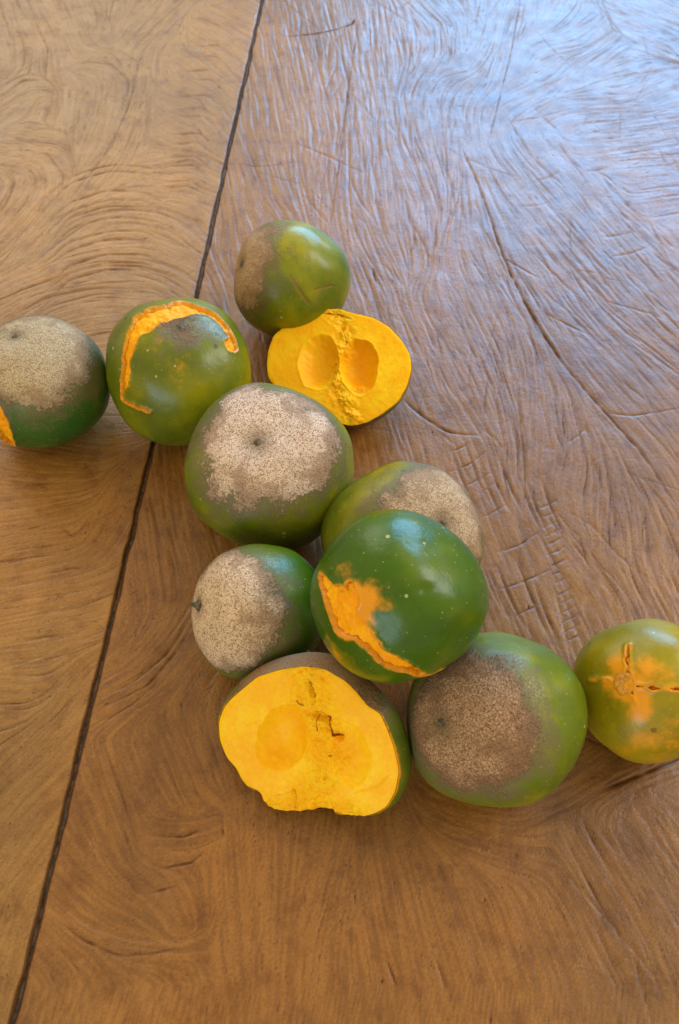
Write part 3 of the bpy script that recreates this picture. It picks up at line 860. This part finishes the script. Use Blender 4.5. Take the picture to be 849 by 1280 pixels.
# skins: (dark, mid, light greens)
S_A = skin_material('skin_olive', (0.075, 0.110, 0.006), (0.155, 0.180, 0.006), (0.235, 0.220, 0.006), tan=(0.46, 0.31, 0.18))
S_B = skin_material('skin_yellow_green', (0.080, 0.105, 0.005), (0.135, 0.155, 0.005), (0.195, 0.185, 0.006), tan=(0.22, 0.16, 0.08))
S_C = skin_material('skin_deep_green', (0.020, 0.075, 0.014), (0.035, 0.105, 0.014), (0.080, 0.130, 0.012), tan=(0.48, 0.37, 0.21))
S_E = skin_material('skin_moss', (0.060, 0.095, 0.004), (0.105, 0.140, 0.005), (0.170, 0.175, 0.006), tan=(0.68, 0.51, 0.38))
S_F = skin_material('skin_olive_dull', (0.070, 0.095, 0.006), (0.120, 0.135, 0.006), (0.185, 0.170, 0.008), tan=(0.52, 0.37, 0.22))
S_G = skin_material('skin_glossy_green', (0.024, 0.074, 0.001), (0.038, 0.094, 0.001), (0.074, 0.118, 0.002), rough=0.29)
S_H = skin_material('skin_fresh_green', (0.038, 0.100, 0.004), (0.075, 0.140, 0.004), (0.130, 0.165, 0.005), tan=(0.64, 0.46, 0.29))
S_J = skin_material('skin_leaf_green', (0.062, 0.100, 0.003), (0.100, 0.140, 0.003), (0.165, 0.170, 0.004), tan=(0.42, 0.26, 0.145), brown=(0.17, 0.085, 0.045), net_scale=620, net_amt=0.50)
S_K = skin_material('skin_gold_green', (0.165, 0.145, 0.003), (0.245, 0.190, 0.003), (0.340, 0.215, 0.004))
S_I = skin_material('skin_half_green', (0.050, 0.100, 0.008), (0.085, 0.130, 0.009), (0.130, 0.150, 0.010), tan=(0.30, 0.19, 0.10))
S_D = skin_material('skin_half_dull', (0.050, 0.085, 0.008), (0.085, 0.110, 0.009), (0.130, 0.130, 0.010), tan=(0.25, 0.16, 0.09))

whole_fruit('A', 'small green fruit with a tan scurfy cheek behind the face-up halved fruit', (290, 277, 441, 428), (301, 328), 11, S_A, 7,
            (0.78, 0.14), scars=[[(364, 345, 1.6), (372, 360, 1.6), (386, 379, 1.6)], [(392, 362, 1.0), (415, 357, 1.0), (436, 354, 1.0)]], shp=dict(zs=0.97))
whole_fruit('B', 'green fruit with a curved orange split round its stem scar, over the plank seam', (128, 376, 319, 553), (228, 405), 12, S_B, 7,
            (0.16, 0.25), tears=[[(154, 500, 2.5), (158, 470, 4), (160, 440, 5), (166, 420, 5), (180, 403, 14), (205, 391, 13), (234, 385, 10), (262, 391, 7), (280, 408, 4), (289, 422, 4), (291, 433, 8)],
                                 [(154, 500, 1.2), (168, 506, 1.2), (186, 514, 0.8)]],
            flush=[(226, 460, 30, .25), (200, 425, 20, .3)], shp=dict(zs=0.93, dimple=0.02), stem_scale=1.7)
whole_fruit('C', 'dark green fruit with a wide grey tan cap and a low orange split', (-42, 391, 136, 563), (17, 409), 13, S_C, 7,
            (1.00, 0.12), patch_off=(35, 432), tears=[[(-14, 492, 5), (-4, 515, 9), (6, 538, 8), (16, 556, 4)]], shp=dict(zs=0.93))
whole_fruit('E', 'large fruit with pale tan scurf over its whole top round a sunken stem', (227, 481, 446, 688), (321, 548), 14, S_E, 7,
            (0.86, 0.20), patch_off=(330, 548), shp=dict(zs=0.92, dimple=0.05))
whole_fruit('F', 'olive green fruit with a tan scurfy side under the glossy torn fruit', (400, 577, 606, 776), (556, 655), 15, S_F, 6,
            (0.80, 0.10), shp=dict(zs=0.95))
whole_fruit('H', 'small fruit with pale tan cheek and short stem stub beside the broken half', (242, 677, 406, 853), (247, 757), 16, S_H, 7,
            (0.98, 0.12), patch_off=(268, 765), stem='stub', shp=dict(zs=0.96, dimple=0.01))
c3 = lambda pts, s, ox, oy: [(ox + x / s, oy + y / s) for x, y in pts]
I_out = c3([(165, 605), (200, 575), (260, 525), (340, 500), (430, 487), (500, 500), (570, 540), (610, 580), (650, 630), (695, 655), (720, 710), (745, 780), (762, 860), (750, 930), (720, 985), (680, 1010),
            (640, 1020), (580, 1016), (538, 1014), (528, 990), (480, 994), (420, 1000), (350, 998), (302, 990), (282, 962), (272, 934), (232, 925), (203, 890), (185, 850), (150, 810), (125, 750), (121, 690), (138, 640)], 2.83, 230, 660)
q = lambda *p: c3(p, 2.83, 230, 660)
e = lambda x, y: c3([(x, y)], 2.83, 230, 660)[0]
half_fruit('I', 'halved fruit showing yellow flesh with a broken lower edge and a brown scurfy rim', I_out, (-0.42, -0.46), 21, S_I, 0.82,
           [('cav', *e(350, 742), 31, 44, 0.40, 0.0058, 0.9), ('cav', *e(590, 805), 24, 40, -0.15, 0.0026, 1.0),
            ('crumb', q((440, 500), (450, 600), (490, 690), (520, 800), (480, 900), (420, 990)), 24, 1.0), ('crumb', q((290, 975), (520, 985), (620, 1000)), 10, 1.0),
            ('crack', q((440, 540), (465, 610)), 2.2, 0.0016), ('stain', q((440, 540), (465, 605)), 1.8, 0.7),
            ('crack', q((470, 660), (512, 672), (515, 712), (552, 746)), 3.5, 0.0020), ('stain', q((466, 650), (492, 658), (512, 676), (514, 705), (526, 735), (556, 744)), 1.5, 0.95), ('stain', q((476, 664), (468, 690), (474, 716)), 1.2, 0.75),
            ('crack', q((390, 930), (396, 990)), 1.8, 0.0014), ('stain', q((388, 925), (398, 955), (392, 990)), 2.2, 0.6), ('stain', q((276, 936), (310, 946), (350, 940), (388, 930)), 2.0, 0.5),
            ('stain', q((225, 915), (262, 930)), 2.0, 0.8), ('stain', q((535, 1002), (560, 1008)), 2.0, 0.6), ('stain', q((400, 610), (425, 625)), 2, 0.8),
            ('crack', q((610, 935), (680, 915), (720, 880)), 1.2, 0.0005), ('ridge', q((440, 640), (440, 800)), 8, 0.0012), ('bump', *e(515, 845), 4, 0.0018), ('bump', *e(290, 690), 3, 0.0008)],
           (386, 822), bulge=0.17, rus=(1.02, 0.25), lipa=0.0, wobble=0.30)
D_out = c3([(212, 690), (207, 640), (213, 580), (235, 520), (300, 465), (370, 425), (440, 411), (500, 411), (560, 428), (640, 445), (710, 485), (760, 540), (795, 600), (800, 660), (780, 730),
            (745, 790), (680, 840), (620, 875), (560, 890), (500, 880), (420, 860), (330, 815), (255, 755)], 3.265, 270, 260)
q2 = lambda *p: c3(p, 3.265, 270, 260)
e2 = lambda x, y: c3([(x, y)], 3.265, 270, 260)[0]
half_fruit('D', 'halved fruit showing bright yellow flesh and two round seed hollows, face up', D_out, (-0.16, 0.40), 22, S_D, 0.72,
           [('cav', *e2(420, 635), 26, 34, 0.2, 0.0065, 1.0), ('cav', *e2(588, 650), 24, 34, -0.1, 0.0105, 0.8),
            ('crumb', q2((470, 420), (520, 480), (530, 550), (490, 680), (500, 760), (560, 860)), 12, 0.8), ('ridge', q2((505, 560), (495, 700)), 5, 0.0010),
            ('bump', *e2(592, 725), 6, 0.0035), ('bump', *e2(540, 790), 9, 0.0014), ('bump', *e2(560, 850), 7, 0.0014),
            ('stain', q2((440, 430), (500, 435), (555, 455)), 1.4, 0.8), ('stain', q2((520, 500), (535, 550)), 1.3, 0.8), ('stain', q2((500, 720), (600, 750)), 2.4, 0.55)],
           (520, 900), bulge=0.04, rus=(0.2, 0.2), ext=0, wobble=0.24)
whole_fruit('J', 'green fruit with a brown net-like scurfy patch next to the golden star-cracked fruit', (512, 786, 731, 1013), (551, 906), 17, S_J, 7,
            (0.80, 0.13), patch_off=(575, 902), shp=dict(zs=0.95, dimple=0.03))
whole_fruit('K', 'golden green fruit with an orange star-shaped crack around its blossom end', (718, 770, 906, 958), (786, 857), 18, S_K, 7,
            tears=[[(738, 850, -.6), (762, 852, .2), (778, 856, 1)], [(796, 858, .8), (822, 862, .4), (849, 862, -.2)], [(785, 808, -.6), (784, 830, 0), (785, 848, .8)], [(790, 866, .5), (797, 882, -.6)]],
            grow=-0.3, flush=[(775, 830, 15, 1.0), (800, 888, 14, 1.0), (762, 853, 12, .85), (814, 834, 18, .75), (786, 857, 22, 1.0), (800, 872, 14, .9), (830, 845, 16, .5), (820, 930, 40, .42)],
            stem='ring', stem_name='blossom_scar', russet=False, shp=dict(zs=0.95, dimple=0.03, lobes=0.02))
whole_fruit('G', 'glossy green fruit with a jagged orange tear curving round it, piled on the others', (392, 632, 607, 859), (432, 762), 19, S_G, 7,
            tears=[[(401, 720, 3), (410, 735, 9), (421, 752, 19), (430, 775, 22), (446, 788, 15), (462, 806, 9), (486, 825, 8), (516, 837, 5.5), (540, 841, 3), (558, 842, .8)], [(437, 734, 5), (440, 750, 9)]],
            flush=[(460, 748, 18, 1.1), (452, 765, 18, 1.1), (445, 738, 12, .9), (418, 815, 26, .45), (430, 715, 20, .35), (480, 756, 12, .45)], creases=[[(478, 746, 6), (530, 736, 6), (604, 722, 6)]],
            lifted=('F', 'H', 'I', 'J'), grow=0.3, stem=None, russet=False, shp=dict(zs=0.95, dimple=0.01, lobes=0.016))
